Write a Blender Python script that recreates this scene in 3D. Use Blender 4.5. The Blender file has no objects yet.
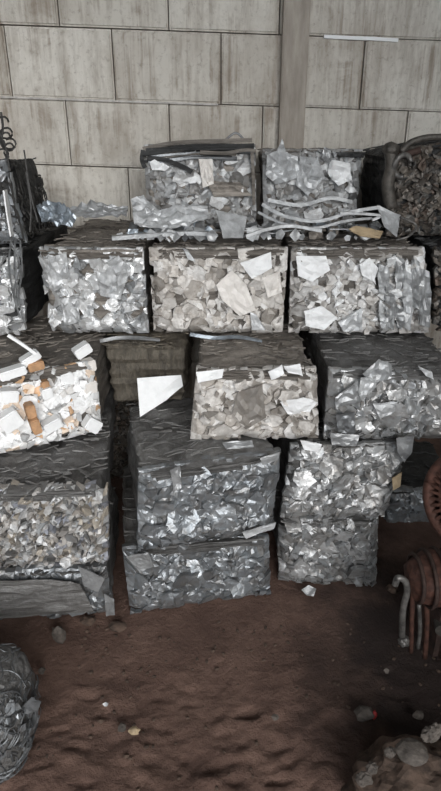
import bpy, bmesh, math, random
from mathutils import Vector, noise, Matrix

SC = bpy.context.scene
COL = SC.collection
R = math.radians

# ------------------------------------------------------------------ camera
F, TH, CAMZ = 590.0, R(24.0), 1.7
cd = bpy.data.cameras.new('camera')
cd.sensor_fit = 'VERTICAL'; cd.sensor_height = 36.0; cd.sensor_width = 36.0
cd.lens = F / 791.0 * 36.0
cd.clip_start = 0.02
cam = bpy.data.objects.new('camera', cd); COL.objects.link(cam)
cam.location = (0, 0, CAMZ); cam.rotation_euler = (math.pi / 2 - TH, 0, 0)
SC.camera = cam


def ray(x, y):
    dx, dy = (x - 220.5) / F, (395.5 - y) / F
    return Vector((dx, math.cos(TH) + dy * math.sin(TH), -math.sin(TH) + dy * math.cos(TH)))


def at(x, y, Y):                      # the point seen at (x, y) that lies Y metres ahead
    d = ray(x, y)
    return Vector((0, 0, CAMZ)) + d * (Y / d.y)


def atz(x, y, z):                     # the point seen at (x, y) that lies at height z
    d = ray(x, y)
    return Vector((0, 0, CAMZ)) + d * ((z - CAMZ) / d.z)


# ------------------------------------------------------------------ materials
def lin(r, g, b):
    def f(c):
        c /= 255.0
        return c / 12.92 if c <= 0.04045 else ((c + 0.055) / 1.055) ** 2.4
    return (f(r), f(g), f(b), 1.0)


class NT:
    def __init__(self, name):
        self.m = bpy.data.materials.new(name); self.m.use_nodes = True
        self.t = self.m.node_tree
        self.b = self.t.nodes['Principled BSDF']

    def n(self, kind, **kw):
        nd = self.t.nodes.new(kind)
        for k, v in kw.items():
            if k in nd.inputs.keys():
                nd.inputs[k].default_value = v
            else:
                setattr(nd, k, v)
        return nd

    def l(self, a, b):
        self.t.links.new(a, b)

    def coords(self, scale=(1, 1, 1), rot=(0, 0, 0)):
        g = self.n('ShaderNodeNewGeometry')
        mp = self.n('ShaderNodeMapping')
        mp.inputs['Scale'].default_value = scale
        mp.inputs['Rotation'].default_value = rot
        self.l(g.outputs['Position'], mp.inputs['Vector'])
        return mp.outputs['Vector']

    def noise(self, scale, detail=6, rough=0.6, stretch=(1, 1, 1), rot=(0, 0, 0), dist=0.0):
        nd = self.n('ShaderNodeTexNoise', Scale=scale, Detail=detail, Roughness=rough, Distortion=dist)
        self.l(self.coords(stretch, rot), nd.inputs['Vector'])
        return nd.outputs['Fac']

    def ramp(self, fac, stops, interp='LINEAR'):
        r = self.n('ShaderNodeValToRGB')
        cr = r.color_ramp; cr.interpolation = interp
        while len(cr.elements) < len(stops):
            cr.elements.new(0.5)
        for e, (p, c) in zip(cr.elements, stops):
            e.position = p
            e.color = c if len(c) == 4 else (*c, 1)
        self.l(fac, r.inputs['Fac'])
        return r.outputs['Color']

    def mix(self, fac, a, b, blend='MIX'):
        m = self.n('ShaderNodeMix', data_type='RGBA', blend_type=blend)
        for sock, v in ((m.inputs[0], fac), (m.inputs[6], a), (m.inputs[7], b)):
            if hasattr(v, 'node'):
                self.l(v, sock)
            else:
                sock.default_value = v
        return m.outputs[2]

    def bump(self, fac, strength, dist=0.01):
        b = self.n('ShaderNodeBump', Strength=strength, Distance=dist)
        self.l(fac, b.inputs['Height'])
        self.l(b.outputs['Normal'], self.b.inputs['Normal'])

    def out(self, col=None, rough=None, metal=None):
        for s, v in (('Base Color', col), ('Roughness', rough), ('Metallic', metal)):
            if v is None:
                continue
            if hasattr(v, 'node'):
                self.l(v, self.b.inputs[s])
            else:
                self.b.inputs[s].default_value = v
        return self.m


def g3(v, t=0.0):                      # a grey of linear value v, t warms (+) or cools (-) it
    return (v * (1 + t), v, v * (1 - t), 1)


def chip_mat(name, tones, dirt, dirt_amt, metal=0.3, rough=0.45):
    m = NT(name)
    g = m.n('ShaderNodeNewGeometry')
    rnd = g.outputs['Random Per Island']
    n = len(tones)
    col = m.ramp(rnd, [(i / n, c) for i, c in enumerate(tones)], 'CONSTANT')
    d = m.ramp(m.noise(38, 5, 0.65), [(0.45, (0, 0, 0)), (0.72, (dirt_amt,) * 3)])
    col = m.mix(d, col, dirt)
    m.bump(m.noise(90, 4, 0.6), 0.35, 0.006)
    return m.out(col, rough, metal)


def layer_mat(name, dark, light, stretch=(4, 4, 45), metal=0.15, rough=0.6, glint=None):
    m = NT(name)
    a = m.noise(1.0, 6, 0.7, stretch, dist=0.6)
    b = m.noise(30, 6, 0.7)
    c1 = m.ramp(a, [(0.35, dark), (0.68, light)])
    col = m.mix(m.ramp(b, [(0.45, (0, 0, 0)), (0.75, (0.6,) * 3)]), c1, dark)
    g = m.n('ShaderNodeNewGeometry')
    col = m.mix(1.0, col, m.ramp(g.outputs['Random Per Island'], [(0, (.6,) * 3), (1, (1.5,) * 3)]), 'MULTIPLY')
    if glint:
        col = m.mix(m.ramp(m.noise(1.0, 4, 0.6, (18, 18, 60)), [(0.6, (0, 0, 0)), (0.68, (1, 1, 1))]), col, glint)
    m.bump(m.mix(0.5, a, b), 0.9, 0.02)
    return m.out(col, rough, metal)


def plain(name, c, rough=0.5, metal=0.2, var=0.25, sc=25):
    m = NT(name)
    dk = (c[0] * (1 - var * 2), c[1] * (1 - var * 2), c[2] * (1 - var * 2), 1)
    col = m.ramp(m.noise(sc, 5, 0.65), [(0.35, dk), (0.6, c)])
    m.bump(m.noise(sc * 3, 4, 0.6), 0.3, 0.006)
    return m.out(col, rough, metal)


M = {}
BROWN = (0.16, 0.13, 0.10, 1)
M['bright'] = chip_mat('painted_aluminium_chips', [g3(.80), g3(.66, .03), g3(.56, .05), g3(.74, .02), g3(.48, .06), g3(.86), g3(.36, .05), g3(.68, .02), g3(.25, .05)], BROWN, 0.55, 0.15, 0.5)
M['beige'] = chip_mat('dusty_aluminium_chips', [g3(.62, .05), g3(.52, .08), g3(.72, .03), g3(.45, .08), g3(.56, .06), g3(.34, .09), g3(.66, .05), g3(.22, .09)], BROWN, 0.6, 0.12, 0.55)
M['blue'] = chip_mat('bright_foil_chips', [g3(.70, -.01), g3(.55, -.02), g3(.78), g3(.44, -.03), g3(.62), g3(.30, -.02), g3(.82)], BROWN, 0.45, 0.35, 0.4)
M['grey'] = chip_mat('grey_foil_chips', [g3(.40, -.01), g3(.35, .02), g3(.46), g3(.32), g3(.37, -.02), g3(.54), g3(.34, .03), g3(.24), g3(.42, -.02), g3(.38)], BROWN, 0.55, 0.45, 0.38)
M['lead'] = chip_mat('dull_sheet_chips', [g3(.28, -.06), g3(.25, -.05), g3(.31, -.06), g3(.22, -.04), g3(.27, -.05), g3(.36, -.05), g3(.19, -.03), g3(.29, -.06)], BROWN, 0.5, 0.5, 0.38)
M['foil'] = chip_mat('hazy_foil_chips', [g3(.48), g3(.40, .02), g3(.56), g3(.33), g3(.44, -.02), g3(.66), g3(.28, .03), g3(.20), g3(.50)], BROWN, 0.5, 0.25, 0.5)
M['shred'] = chip_mat('mixed_shred_chips', [g3(.48), g3(.34, .05), g3(.62), g3(.24, .08), (.36, .32, .27, 1), g3(.40, -.03), g3(.16), g3(.55, .04), (.30, .31, .35, 1), g3(.44, .04), g3(.36, .08), g3(.50)], BROWN, 0.5, 0.2, 0.5)
M['white'] = chip_mat('white_profile_chips', [g3(.88), g3(.84), g3(.78, .02), g3(.90), g3(.86), (.66, .42, .25, 1), g3(.84), g3(.66, .03), g3(.88), g3(.90), (.78, .64, .52, 1), g3(.82), g3(.5), g3(.86), g3(.9)], BROWN, 0.35, 0.05, 0.5)
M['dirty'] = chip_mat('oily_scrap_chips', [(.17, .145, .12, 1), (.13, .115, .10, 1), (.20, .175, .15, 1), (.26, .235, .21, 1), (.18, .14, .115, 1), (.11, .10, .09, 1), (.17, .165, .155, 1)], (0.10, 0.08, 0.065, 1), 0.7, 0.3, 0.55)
M['layers'] = layer_mat('pressed_layers', g3(.085, .14), g3(.28, .12))
M['layers_grey'] = layer_mat('pressed_grey_layers', g3(.085, .06), g3(.28, .02), metal=.3, rough=.5)
M['layers_brown'] = layer_mat('dusty_brown_layers', (.085, .072, .056, 1), (.26, .225, .175, 1), stretch=(45, 30, 14))
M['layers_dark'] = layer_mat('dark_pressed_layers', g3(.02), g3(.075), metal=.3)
M['sheet_white'] = plain('white_coated_sheet', g3(.84), .5, .0, .04)
M['sheet_cream'] = plain('cream_coated_sheet', g3(.72, .06), .5, .0, .08)
M['sheet_grey'] = plain('grey_aluminium_sheet', g3(.40, -.01), .4, .4, .2)
M['sheet_light'] = plain('light_aluminium_sheet', g3(.58, -.01), .42, .25, .2)
M['sheet_dull'] = plain('dull_aluminium_sheet', g3(.24, -.03), .38, .55, .2)
M['sheet_blue'] = plain('bluish_aluminium_sheet', (.33, .37, .41, 1), .36, .5, .2)
M['orange'] = plain('orange_block', (.52, .30, .16, 1), .6, 0, .2)
M['tan'] = plain('tan_strip', (.50, .38, .24, 1), .6, 0, .15)
M['wire'] = plain('steel_wire', g3(.28, -.02), .4, .6, .25)
M['wire_mid'] = plain('grey_wire', g3(.15, -.04), .5, .4, .25)
M['wire_dark'] = plain('dark_wire', g3(.07, .05), .5, .4, .25)
M['rust'] = plain('rusted_iron', (.105, .046, .032, 1), .75, .2, .3, 40)
M['rust_dark'] = plain('dark_rusted_iron', (.065, .038, .030, 1), .8, .2, .3, 40)
M['iron'] = plain('oily_iron', (.11, .098, .085, 1), .6, .3, .3, 40)
M['pipe'] = plain('worn_pipe', g3(.19, .06), .45, .4, .3, 40)
M['clay'] = plain('caked_clay', (.115, .076, .056, 1), .9, 0, .3, 30)
M['stone'] = plain('grey_stone', (.13, .11, .095, 1), .85, 0, .25, 40)
M['red'] = plain('red_plastic', (.42, .03, .03, 1), .5, 0, .1)


# ------------------------------------------------------------------ helpers
def obj(name, bm, mat, parent=None, origin=None, smooth=False):
    if origin is None:
        origin = Vector(parent.location) if parent is not None and parent.type == 'EMPTY' else None
    if parent is not None:
        p, o = parent, Vector((0, 0, 0))
        while p is not None:
            o += Vector(p.location); p = p.parent
        origin = o
    if origin is None:
        origin = Vector((0, 0, 0))
    me = bpy.data.meshes.new(name)
    bmesh.ops.translate(bm, verts=bm.verts, vec=-origin)
    bmesh.ops.recalc_face_normals(bm, faces=bm.faces)
    bm.to_mesh(me); bm.free()
    for p in me.polygons:
        p.use_smooth = smooth
    me.materials.append(M[mat] if isinstance(mat, str) else mat)
    o = bpy.data.objects.new(name, me); COL.objects.link(o)
    if parent is not None:
        o.parent = parent
    else:
        o.location = origin
    return o


def base_of(bm):
    lo = Vector((1e9,) * 3); hi = -lo
    for v in bm.verts:
        for i in range(3):
            lo[i] = min(lo[i], v.co[i]); hi[i] = max(hi[i], v.co[i])
    return Vector(((lo.x + hi.x) / 2, (lo.y + hi.y) / 2, lo.z))


def tag(o, label, cat, group=None):
    o['label'] = label; o['category'] = cat
    if group:
        o['group'] = group
    return o


def thing(name, label, cat, loc, group=None):
    o = bpy.data.objects.new(name, None); COL.objects.link(o)
    o.location = loc; o.empty_display_size = 0.05
    return tag(o, label, cat, group)


def solo(name, bm, mat, label, cat, group=None, smooth=False):
    return tag(obj(name, bm, mat, None, base_of(bm), smooth), label, cat, group)


def struct(o):
    o['kind'] = 'structure'
    return o


def add_box(bm, c, s, rot=None, bevel=0.0):
    r = bmesh.ops.create_cube(bm, size=1.0)
    mt = Matrix.Translation(c) @ (rot.to_4x4() if rot else Matrix.Identity(4)) @ Matrix.Diagonal((*s, 1))
    bmesh.ops.transform(bm, matrix=mt, verts=r['verts'])
    if bevel:
        es = list({e for v in r['verts'] for e in v.link_edges})
        bmesh.ops.bevel(bm, geom=es, offset=bevel, segments=2, affect='EDGES')


def smooth_path(pts, k=6):            # Catmull-Rom through the points
    if len(pts) < 3:
        return pts
    P = [pts[0] * 2 - pts[1]] + list(pts) + [pts[-1] * 2 - pts[-2]]
    out = []
    for i in range(1, len(P) - 2):
        for j in range(k):
            t = j / k
            a, b, c, d = P[i - 1], P[i], P[i + 1], P[i + 2]
            out.append(0.5 * ((2 * b) + (c - a) * t + (2 * a - 5 * b + 4 * c - d) * t * t + (3 * b - a - 3 * c + d) * t ** 3))
    out.append(pts[-1])
    return out


def add_sweep(bm, pts, prof, twist=0.0, ref=Vector((0, 0, 1))):
    """sweep a closed profile [(a, b)] along pts"""
    rings = []
    n = len(pts)
    for i, p in enumerate(pts):
        t = (pts[min(i + 1, n - 1)] - pts[max(i - 1, 0)]).normalized()
        rf = ref if abs(t.dot(ref)) < 0.95 else Vector((1, 0, 0))
        u = t.cross(rf).normalized(); w = u.cross(t)
        a = twist * i / max(n - 1, 1)
        u2 = u * math.cos(a) + w * math.sin(a); w2 = w * math.cos(a) - u * math.sin(a)
        rings.append([bm.verts.new(p + u2 * x + w2 * y) for x, y in prof])
    k = len(prof)
    for a, b in zip(rings, rings[1:]):
        for j in range(k):
            bm.faces.new((a[j], a[(j + 1) % k], b[(j + 1) % k], b[j]))
    bm.faces.new(rings[0][::-1]); bm.faces.new(rings[-1])


def circ(r, n=8):
    return [(r * math.cos(2 * math.pi * i / n), r * math.sin(2 * math.pi * i / n)) for i in range(n)]


def rect(w, t):
    return [(-w / 2, -t / 2), (w / 2, -t / 2), (w / 2, t / 2), (-w / 2, t / 2)]


def nz(p, s, seed=0):
    return noise.noise(Vector((p[0] * s + seed * 7.13, p[1] * s - seed * 3.7, p[2] * s + seed * 1.9)))


def sheet_bm(pts, thick=0.004, crumple=0.01, seed=0, cuts=3, scale=22, curl=0.0):
    """a crumpled thin sheet with a given 3-D outline"""
    bm = bmesh.new()
    c = sum(pts, Vector()) / len(pts)
    cv = bm.verts.new(c)
    vs = [bm.verts.new(p) for p in pts]
    for i in range(len(vs)):
        bm.faces.new((cv, vs[i], vs[(i + 1) % len(vs)]))
    bmesh.ops.subdivide_edges(bm, edges=bm.edges[:], cuts=cuts, use_grid_fill=True)
    nrm = Vector()
    for i in range(len(pts)):
        nrm += (pts[i] - c).cross(pts[(i + 1) % len(pts)] - c)
    nrm.normalize()
    rad = max((p - c).length for p in pts)
    for v in bm.verts:
        q = v.co
        d = (1 - abs(nz(q, scale, seed)) * 2.2) * crumple + nz(q, scale * 2.3, seed + 5) * crumple * 0.6
        d += curl * ((q - c).length / rad) ** 2
        v.co = q + nrm * d
    bmesh.ops.recalc_face_normals(bm, faces=bm.faces)
    bmesh.ops.solidify(bm, geom=bm.faces[:], thickness=thick)
    return bm


def px_sheet(pix, Y, **kw):
    """outline in the photo's pixels; Y is a distance, or one per corner"""
    ys = Y if isinstance(Y, (list, tuple)) else [Y] * len(pix)
    return sheet_bm([at(x, y, d) for (x, y), d in zip(pix, ys)], **kw)


def lump_bm(c, s, seed=0, amp=0.25, sub=3, sc=2.0, flat=True):
    bm = bmesh.new()
    bmesh.ops.create_icosphere(bm, subdivisions=sub, radius=1.0)
    for v in bm.verts:
        n = v.co.normalized()
        k = 1 + amp * nz(n, sc, seed) + amp * 0.5 * nz(n, sc * 2.7, seed + 3)
        v.co = Vector((n.x * s[0] * k, n.y * s[1] * k, n.z * s[2] * k)) + Vector(c)
    return bm


# ------------------------------------------------------------------ bales
class Frame:
    """the eight corners of a bale: front TL, TR, BR, BL and a depth straight back"""
    def __init__(self, tl, tr, br, bl, depth, skew=None):
        self.c = (tl, tr, br, bl)
        e = ((tr + br) - (tl + bl)); e.z = 0; e.normalize()
        self.back = Vector((-e.y, e.x, 0)) * depth if skew is None else Vector((skew, depth, 0))
        self.n = -self.back.normalized()
        self.W = ((tr - tl).length + (br - bl).length) / 2
        self.H = ((tl - bl).length + (tr - br).length) / 2
        self.D = depth
        self.fn = (tr - tl).cross(bl - tl).normalized()
        if self.fn.y > 0:
            self.fn = -self.fn

    def p(self, a, b, c):             # a along the front, b back, c up; all 0..1
        tl, tr, br, bl = self.c
        return (tl * (1 - a) + tr * a) * c + (bl * (1 - a) + br * a) * (1 - c) + self.back * b

    def base(self):
        q = self.p(.5, .5, 0)
        return q


def body_bm(f, seed, step=0.022, r=0.035, amp=0.012, layer=0.010, inset=0.014):
    W, H, D = f.W, f.H, f.D
    h = (W / 2, D / 2, H / 2)
    n = [max(4, int(round(x / step))) for x in (W, D, H)]
    bm = bmesh.new()
    grid = {}

    def vert(i, j, k):
        key = (i, j, k)
        if key in grid:
            return grid[key]
        q = Vector((W * i / n[0] - h[0], D * j / n[1] - h[1], H * k / n[2] - h[2]))
        inner = Vector([max(-(h[a] - r), min(h[a] - r, q[a])) for a in range(3)])
        d = q - inner
        d = d.normalized() if d.length > 1e-9 else Vector((0, 0, 1))
        q2 = inner + d * (r - inset)
        w = f.p((q2.x + h[0]) / W, (q2.y + h[1]) / D, (q2.z + h[2]) / H)
        disp = amp * nz(w, 9, seed) + amp * 0.6 * nz(w, 26, seed + 2)
        disp += layer * noise.noise(Vector((w.x * 4, w.y * 4 + seed, w.z * 48 + seed * 3.3)))
        disp = min(disp, inset * 0.9)
        nw = f.p((q2.x + d.x * .01 + h[0]) / W, (q2.y + d.y * .01 + h[1]) / D, (q2.z + d.z * .01 + h[2]) / H) - w
        w = w + nw.normalized() * disp
        grid[key] = bm.verts.new(w)
        return grid[key]

    def quads(fn, na, nb):
        for a in range(na):
            for b in range(nb):
                try:
                    bm.faces.new((fn(a, b), fn(a + 1, b), fn(a + 1, b + 1), fn(a, b + 1)))
                except ValueError:
                    pass
    for k in (0, n[2]):
        quads(lambda a, b: vert(a, b, k), n[0], n[1])
    for j in (0, n[1]):
        quads(lambda a, b: vert(a, j, b), n[0], n[2])
    for i in (0, n[0]):
        quads(lambda a, b: vert(i, a, b), n[1], n[2])
    return bm


def voronoi(W, H, rmin, rmax, rng, bias=1.6):
    pts = []
    tries = 0
    while tries < 4000:
        tries += 1
        r = rmin + (rmax - rmin) * rng.random() ** bias
        p = (rng.uniform(0, W), rng.uniform(0, H), r)
        if all((p[0] - q[0]) ** 2 + (p[1] - q[1]) ** 2 > (0.75 * (r + q[2])) ** 2 for q in pts):
            pts.append(p)
    cells = []
    lim = (rmax * 5) ** 2
    for i, p in enumerate(pts):
        poly = [(0, 0), (W, 0), (W, H), (0, H)]
        for j, q in enumerate(pts):
            if i == j:
                continue
            dx, dy = q[0] - p[0], q[1] - p[1]
            d2 = dx * dx + dy * dy
            if d2 > lim:
                continue
            k = (d2 + p[2] ** 2 - q[2] ** 2) / 2      # weighted bisector
            out = []
            for a in range(len(poly)):
                A, B = poly[a], poly[(a + 1) % len(poly)]
                sa = (A[0] - p[0]) * dx + (A[1] - p[1]) * dy - k
                sb = (B[0] - p[0]) * dx + (B[1] - p[1]) * dy - k
                if sa <= 0:
                    out.append(A)
                if (sa < 0 < sb) or (sb < 0 < sa):
                    t = sa / (sa - sb)
                    out.append((A[0] + (B[0] - A[0]) * t, A[1] + (B[1] - A[1]) * t))
            poly = out
            if len(poly) < 3:
                break
        if len(poly) >= 3:
            cells.append((p, poly))
    return cells


def add_chip(bm, f, poly, h0, tilt, rng, crumple, skirt=0.022, shrink=1.0, warp=0.007):
    """one crushed piece of sheet pressed into the front of a bale"""
    W, H = f.W, f.H
    cx = sum(q[0] for q in poly) / len(poly); cy = sum(q[1] for q in poly) / len(poly)
    ring = []
    for i in range(len(poly)):
        A, B = poly[i], poly[(i + 1) % len(poly)]
        L = math.hypot(B[0] - A[0], B[1] - A[1])
        k = max(1, min(5, int(L / 0.014)))
        for j in range(k):
            t = j / k
            ring.append((A[0] + (B[0] - A[0]) * t, A[1] + (B[1] - A[1]) * t))
    sx, sy = rng.gauss(0, tilt), rng.gauss(0, tilt) + tilt * 0.15
    seed = rng.random() * 40
    folds = [(rng.uniform(0, 6.283), rng.gauss(0, tilt * 1.3), rng.uniform(-.008, .008)) for _ in range(2)]
    ring = [(x * 1.0 + warp * noise.noise(Vector((x * 70, y * 70, seed))), y + warp * noise.noise(Vector((x * 70, y * 70, seed + 9)))) for x, y in ring]

    def P(u, v, extra=0.0):
        h = h0 + sx * (u - cx) + sy * (v - cy)
        for a, m, o in folds:          # sheet bent along straight creases
            h += m * max(0.0, (u - cx) * math.cos(a) + (v - cy) * math.sin(a) - o)
        h += crumple * noise.noise(Vector((u * 48, v * 48, seed)))
        h = max(-0.03, min(0.032, h))
        e = min(u, W - u, v, H - v)
        if e < 0.05:
            h -= 0.026 * (1 - max(e, 0) / 0.05) ** 2
        return f.p(min(max(u / W, 0), 1), 0, min(max(v / H, 0), 1)) + f.fn * (h + extra)

    rings = []
    for q in (1.0, 0.62, 0.3):
        q2 = q * shrink
        rings.append([bm.verts.new(P(cx + (x - cx) * q2, cy + (y - cy) * q2)) for x, y in ring])
    c = bm.verts.new(P(cx, cy))
    n = len(ring)
    back = [bm.verts.new(P(cx + (x - cx) * shrink, cy + (y - cy) * shrink, -skirt)) for x, y in ring]
    for j in range(n):
        k = (j + 1) % n
        bm.faces.new((back[j], back[k], rings[0][k], rings[0][j]))
        bm.faces.new((rings[0][j], rings[0][k], rings[1][k], rings[1][j]))
        bm.faces.new((rings[1][j], rings[1][k], rings[2][k], rings[2][j]))
        bm.faces.new((rings[2][j], rings[2][k], c))


def face_bm(f, seed, rmin, rmax, tilt, crumple, drop=0.05, hv=0.006):
    rng = random.Random(seed)
    bm = bmesh.new()
    for p, poly in voronoi(f.W, f.H, rmin, rmax, rng):
        if rng.random() < drop:
            continue
        add_chip(bm, f, poly, rng.gauss(0.002, hv), tilt, rng, crumple, shrink=rng.uniform(0.96, 1.14))
    area = f.W * f.H
    for i in range(int(area / (rmax * rmax) * .6)):      # torn shards lying over the rest
        u, v = rng.uniform(.02, .98) * f.W, rng.uniform(.04, .97) * f.H
        su = rmax * rng.uniform(.35, 1.1); sv = su * rng.uniform(.3, .8); a0 = rng.random() * 6.28; ax = rng.random() * 3.14
        poly = []
        for k in range(rng.randint(3, 5)):
            a = a0 + 6.283 * k / 4 + rng.uniform(-.4, .4); m = rng.uniform(.5, 1.1)
            x, y = su * m * math.cos(a), sv * m * math.sin(a)
            poly.append((min(f.W * .99, max(.004, u + x * math.cos(ax) - y * math.sin(ax))), min(f.H * .99, max(.004, v + x * math.sin(ax) + y * math.cos(ax)))))
        add_chip(bm, f, poly, rng.uniform(.008, .02), tilt * 1.3, rng, crumple, skirt=.012)
    return bm


def top_bm(f, seed, n=170):
    """dusty flattened strips pressed into the top of a bale"""
    rng = random.Random(seed); bm = bmesh.new()
    for i in range(int(n * f.W * f.D / .4)):
        a, b = rng.uniform(.02, .98), rng.uniform(.0, .98) ** 1.4
        L, w = rng.uniform(.02, .09), rng.uniform(.003, .012)
        ang = rng.gauss(0, .45)
        du, dv = L * math.cos(ang) / f.W, L * math.sin(ang) / f.D
        pts = []
        for k in range(5):
            t = k / 4 - .5
            q = f.p(min(max(a + du * t, .015), .985), min(max(b + dv * t, .01), .97), 1)
            q.z += -.010 + .009 * noise.noise(Vector((q.x * 20, q.y * 20, i * 1.7)))
            pts.append(q)
        add_sweep(bm, pts, rect(w, .004), rng.uniform(-.8, .8))
    return bm


def flap_bm(f, u, v, su, sv, rng, h=0.018, tilt=0.45):
    k = rng.randint(4, 6)
    a0 = rng.random() * 6.28
    poly = []
    for i in range(k):
        a = a0 + 6.283 * i / k + rng.uniform(-.3, .3)
        m = rng.uniform(.65, 1.1)
        poly.append((min(f.W * .985, max(f.W * .015, u + su * m * math.cos(a))), min(f.H * .985, max(f.H * .015, v + sv * m * math.sin(a)))))
    bm = bmesh.new()
    add_chip(bm, f, poly, h, tilt * .7, rng, 0.003, skirt=0.014)
    return bm


STYLE = {   # chip radius min, max, tilt, crumple, missing share, number of flaps, flap size
    'bright': (0.008, 0.040, 0.26, 0.005, 0.05, 7, 0.045),
    'beige': (0.008, 0.044, 0.24, 0.005, 0.05, 7, 0.050),
    'blue': (0.008, 0.040, 0.36, 0.008, 0.06, 8, 0.050),
    'grey': (0.008, 0.044, 0.24, 0.007, 0.03, 6, 0.045),
    'lead': (0.010, 0.062, 0.13, 0.008, 0.02, 3, 0.050),
    'foil': (0.008, 0.040, 0.34, 0.008, 0.06, 6, 0.045),
    'shred': (0.006, 0.018, 0.45, 0.004, 0.08, 3, 0.022),
    'white': (0.008, 0.034, 0.24, 0.003, 0.03, 6, 0.035),
    'dirty': (0.007, 0.020, 0.55, 0.010, 0.08, 3, 0.02),
}
GROUP = 'pressed scrap metal bales in the stacked wall'


def bale(label, corners, depth, style, seed, body='layers', fold=True, name='scrap_bale', flaps=True, step=0.022, rough_body=1.0, group=GROUP, skew=None, face=True, top=True):
    f = Frame(*corners, depth, skew)
    root = thing(name, label, 'bale', f.base(), group)
    obj('compressed_body', body_bm(f, seed, step=step, amp=.012 * rough_body, layer=.010 * rough_body), body, root, smooth=False)
    rmin, rmax, tilt, cr, drop, nf, fs = STYLE[style]
    if face:
        obj('pressed_face', face_bm(f, seed, rmin, rmax, tilt, cr, drop), style, root)['kind'] = 'stuff'
    if top:
        obj('pressed_top', top_bm(f, seed + 5), body, root)['kind'] = 'stuff'
    rng = random.Random(seed + 99)
    if flaps and face:
        for i in range(nf):
            u, v = rng.uniform(.08, .92) * f.W, rng.uniform(.1, .9) * f.H
            s = fs * rng.uniform(.6, 1.25)
            obj('sheet_flap', flap_bm(f, u, v, s, s * rng.uniform(.5, .9), rng), style, root)
    if fold:                           # layers of sheet folded over the upper front edge
        for i in range(4):
            bm = bmesh.new()
            c = 1.0 - 0.018 * i
            a0, a1 = rng.uniform(.01, .12), rng.uniform(.86, .99)
            if i % 2:
                a0, a1 = rng.uniform(.05, .4), rng.uniform(.6, .97)
            pts = []
            for k in range(25):
                a = a0 + (a1 - a0) * k / 24
                q = f.p(a, 0.0, c - .03) + f.fn * (-0.018 + 0.004 * i + .006 * noise.noise(Vector((a * 9, i, seed))))
                q.z += .008 * noise.noise(Vector((a * 6, i * 3, seed + 4)))
                pts.append(q)
            add_sweep(bm, pts, [(-.016, -.004), (.016, -.006), (.019, .004), (-.014, .006)], twist=rng.uniform(-.5, .5))
            obj('folded_layer', bm, body, root)
    return root, f


def pz(TL, TR, BR, BL, zt, zb):
    return (atz(*TL, zt), atz(*TR, zt), atz(*BR, zb), atz(*BL, zb))


def pY(TL, TR, BR, BL, Y, zt=None, zb=None, Y2=None):
    Y2 = Y2 or Y
    q = [at(*TL, Y), at(*TR, Y2), at(*BR, Y2), at(*BL, Y)]
    if zt is not None:
        q[0].z = q[1].z = zt
    if zb is not None:
        q[2].z = q[3].z = zb
    return tuple(q)


def part_sheet(root, pix, Y, mat, name='sheet_flap', label=None, **kw):
    o = obj(name, px_sheet(pix, Y, **kw), mat, root)
    if label:
        o['label'] = label
    return o


Z1, Z2, Z3, Z4, Z5 = 0.30, 0.635, 0.925, 1.285, 1.655
G = 0.008

# --- bottom row
bl_root, f_ = bale('low dark bale of smooth lead-grey sheets on the dirt at the bottom left',
     (at(-80, 578, 1.66), at(106, 571, 1.72), at(114, 616, 1.74), at(-80, 626, 1.68)), .62, 'lead', 11, 'layers_grey', fold=False)
bm_root, f_ = bale('low bluish grey bale on the dirt directly below the tilted foil bale',
     (atz(122, 548, Z1 - .01), atz(270, 538, Z1 - .03), atz(272, 596, 0), atz(130, 617, 0)), .66, 'lead', 12, 'layers_grey')
br_root, f_ = bale('grey foil bale on the dirt at the lower right end of the stack',
     (at(280, 522, 1.90), at(380, 520, 1.92), at(378, 590, 1.92), at(279, 584, 1.90)), .66, 'grey', 13, 'layers_grey', fold=False)
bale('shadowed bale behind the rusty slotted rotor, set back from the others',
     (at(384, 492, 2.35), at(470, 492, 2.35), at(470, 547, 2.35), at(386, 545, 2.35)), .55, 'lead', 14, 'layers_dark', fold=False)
# --- bales deep in the left gap, their dark colour stands for its shade
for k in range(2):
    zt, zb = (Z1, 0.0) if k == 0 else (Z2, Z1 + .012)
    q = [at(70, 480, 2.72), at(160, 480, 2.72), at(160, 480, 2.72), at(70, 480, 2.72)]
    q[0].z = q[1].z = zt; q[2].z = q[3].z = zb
    bale(('dark bale standing in for shade, on the dirt deep in the gap of the left stacks', 'dark bale standing in for shade deep in the gap, on top of another bale')[k], q, .5, 'dirty', 91 + k, 'layers_dark', fold=False, top=False)
# --- second row
t4l, f_ = bale('bale of finely shredded mixed chips with a broad dark top, under the white bale',
     (atz(-90, 494, Z2), atz(107, 488, Z2), atz(108, 566, Z1 + .02), atz(-90, 574, Z1 + .02)), .95, 'shred', 21, 'layers_grey', skew=-.12)
t4m, f_ = bale('grey foil bale turned to the right with a wide dusty top',
     (atz(139, 473, Z2), atz(284, 453, Z2), atz(274, 534, Z1 + .01), atz(138, 553, Z1 + .01)), .60, 'lead', 22, 'layers_grey', skew=-.14)
t4r, f_ = bale('grey foil bale with ragged right side above the lowest right bale',
     (atz(292, 448, Z2), atz(414, 443, Z2), atz(386, 519, Z1 + .03), atz(281, 520, Z1 + .03)), .85, 'grey', 23, 'layers_grey', fold=False)
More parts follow.
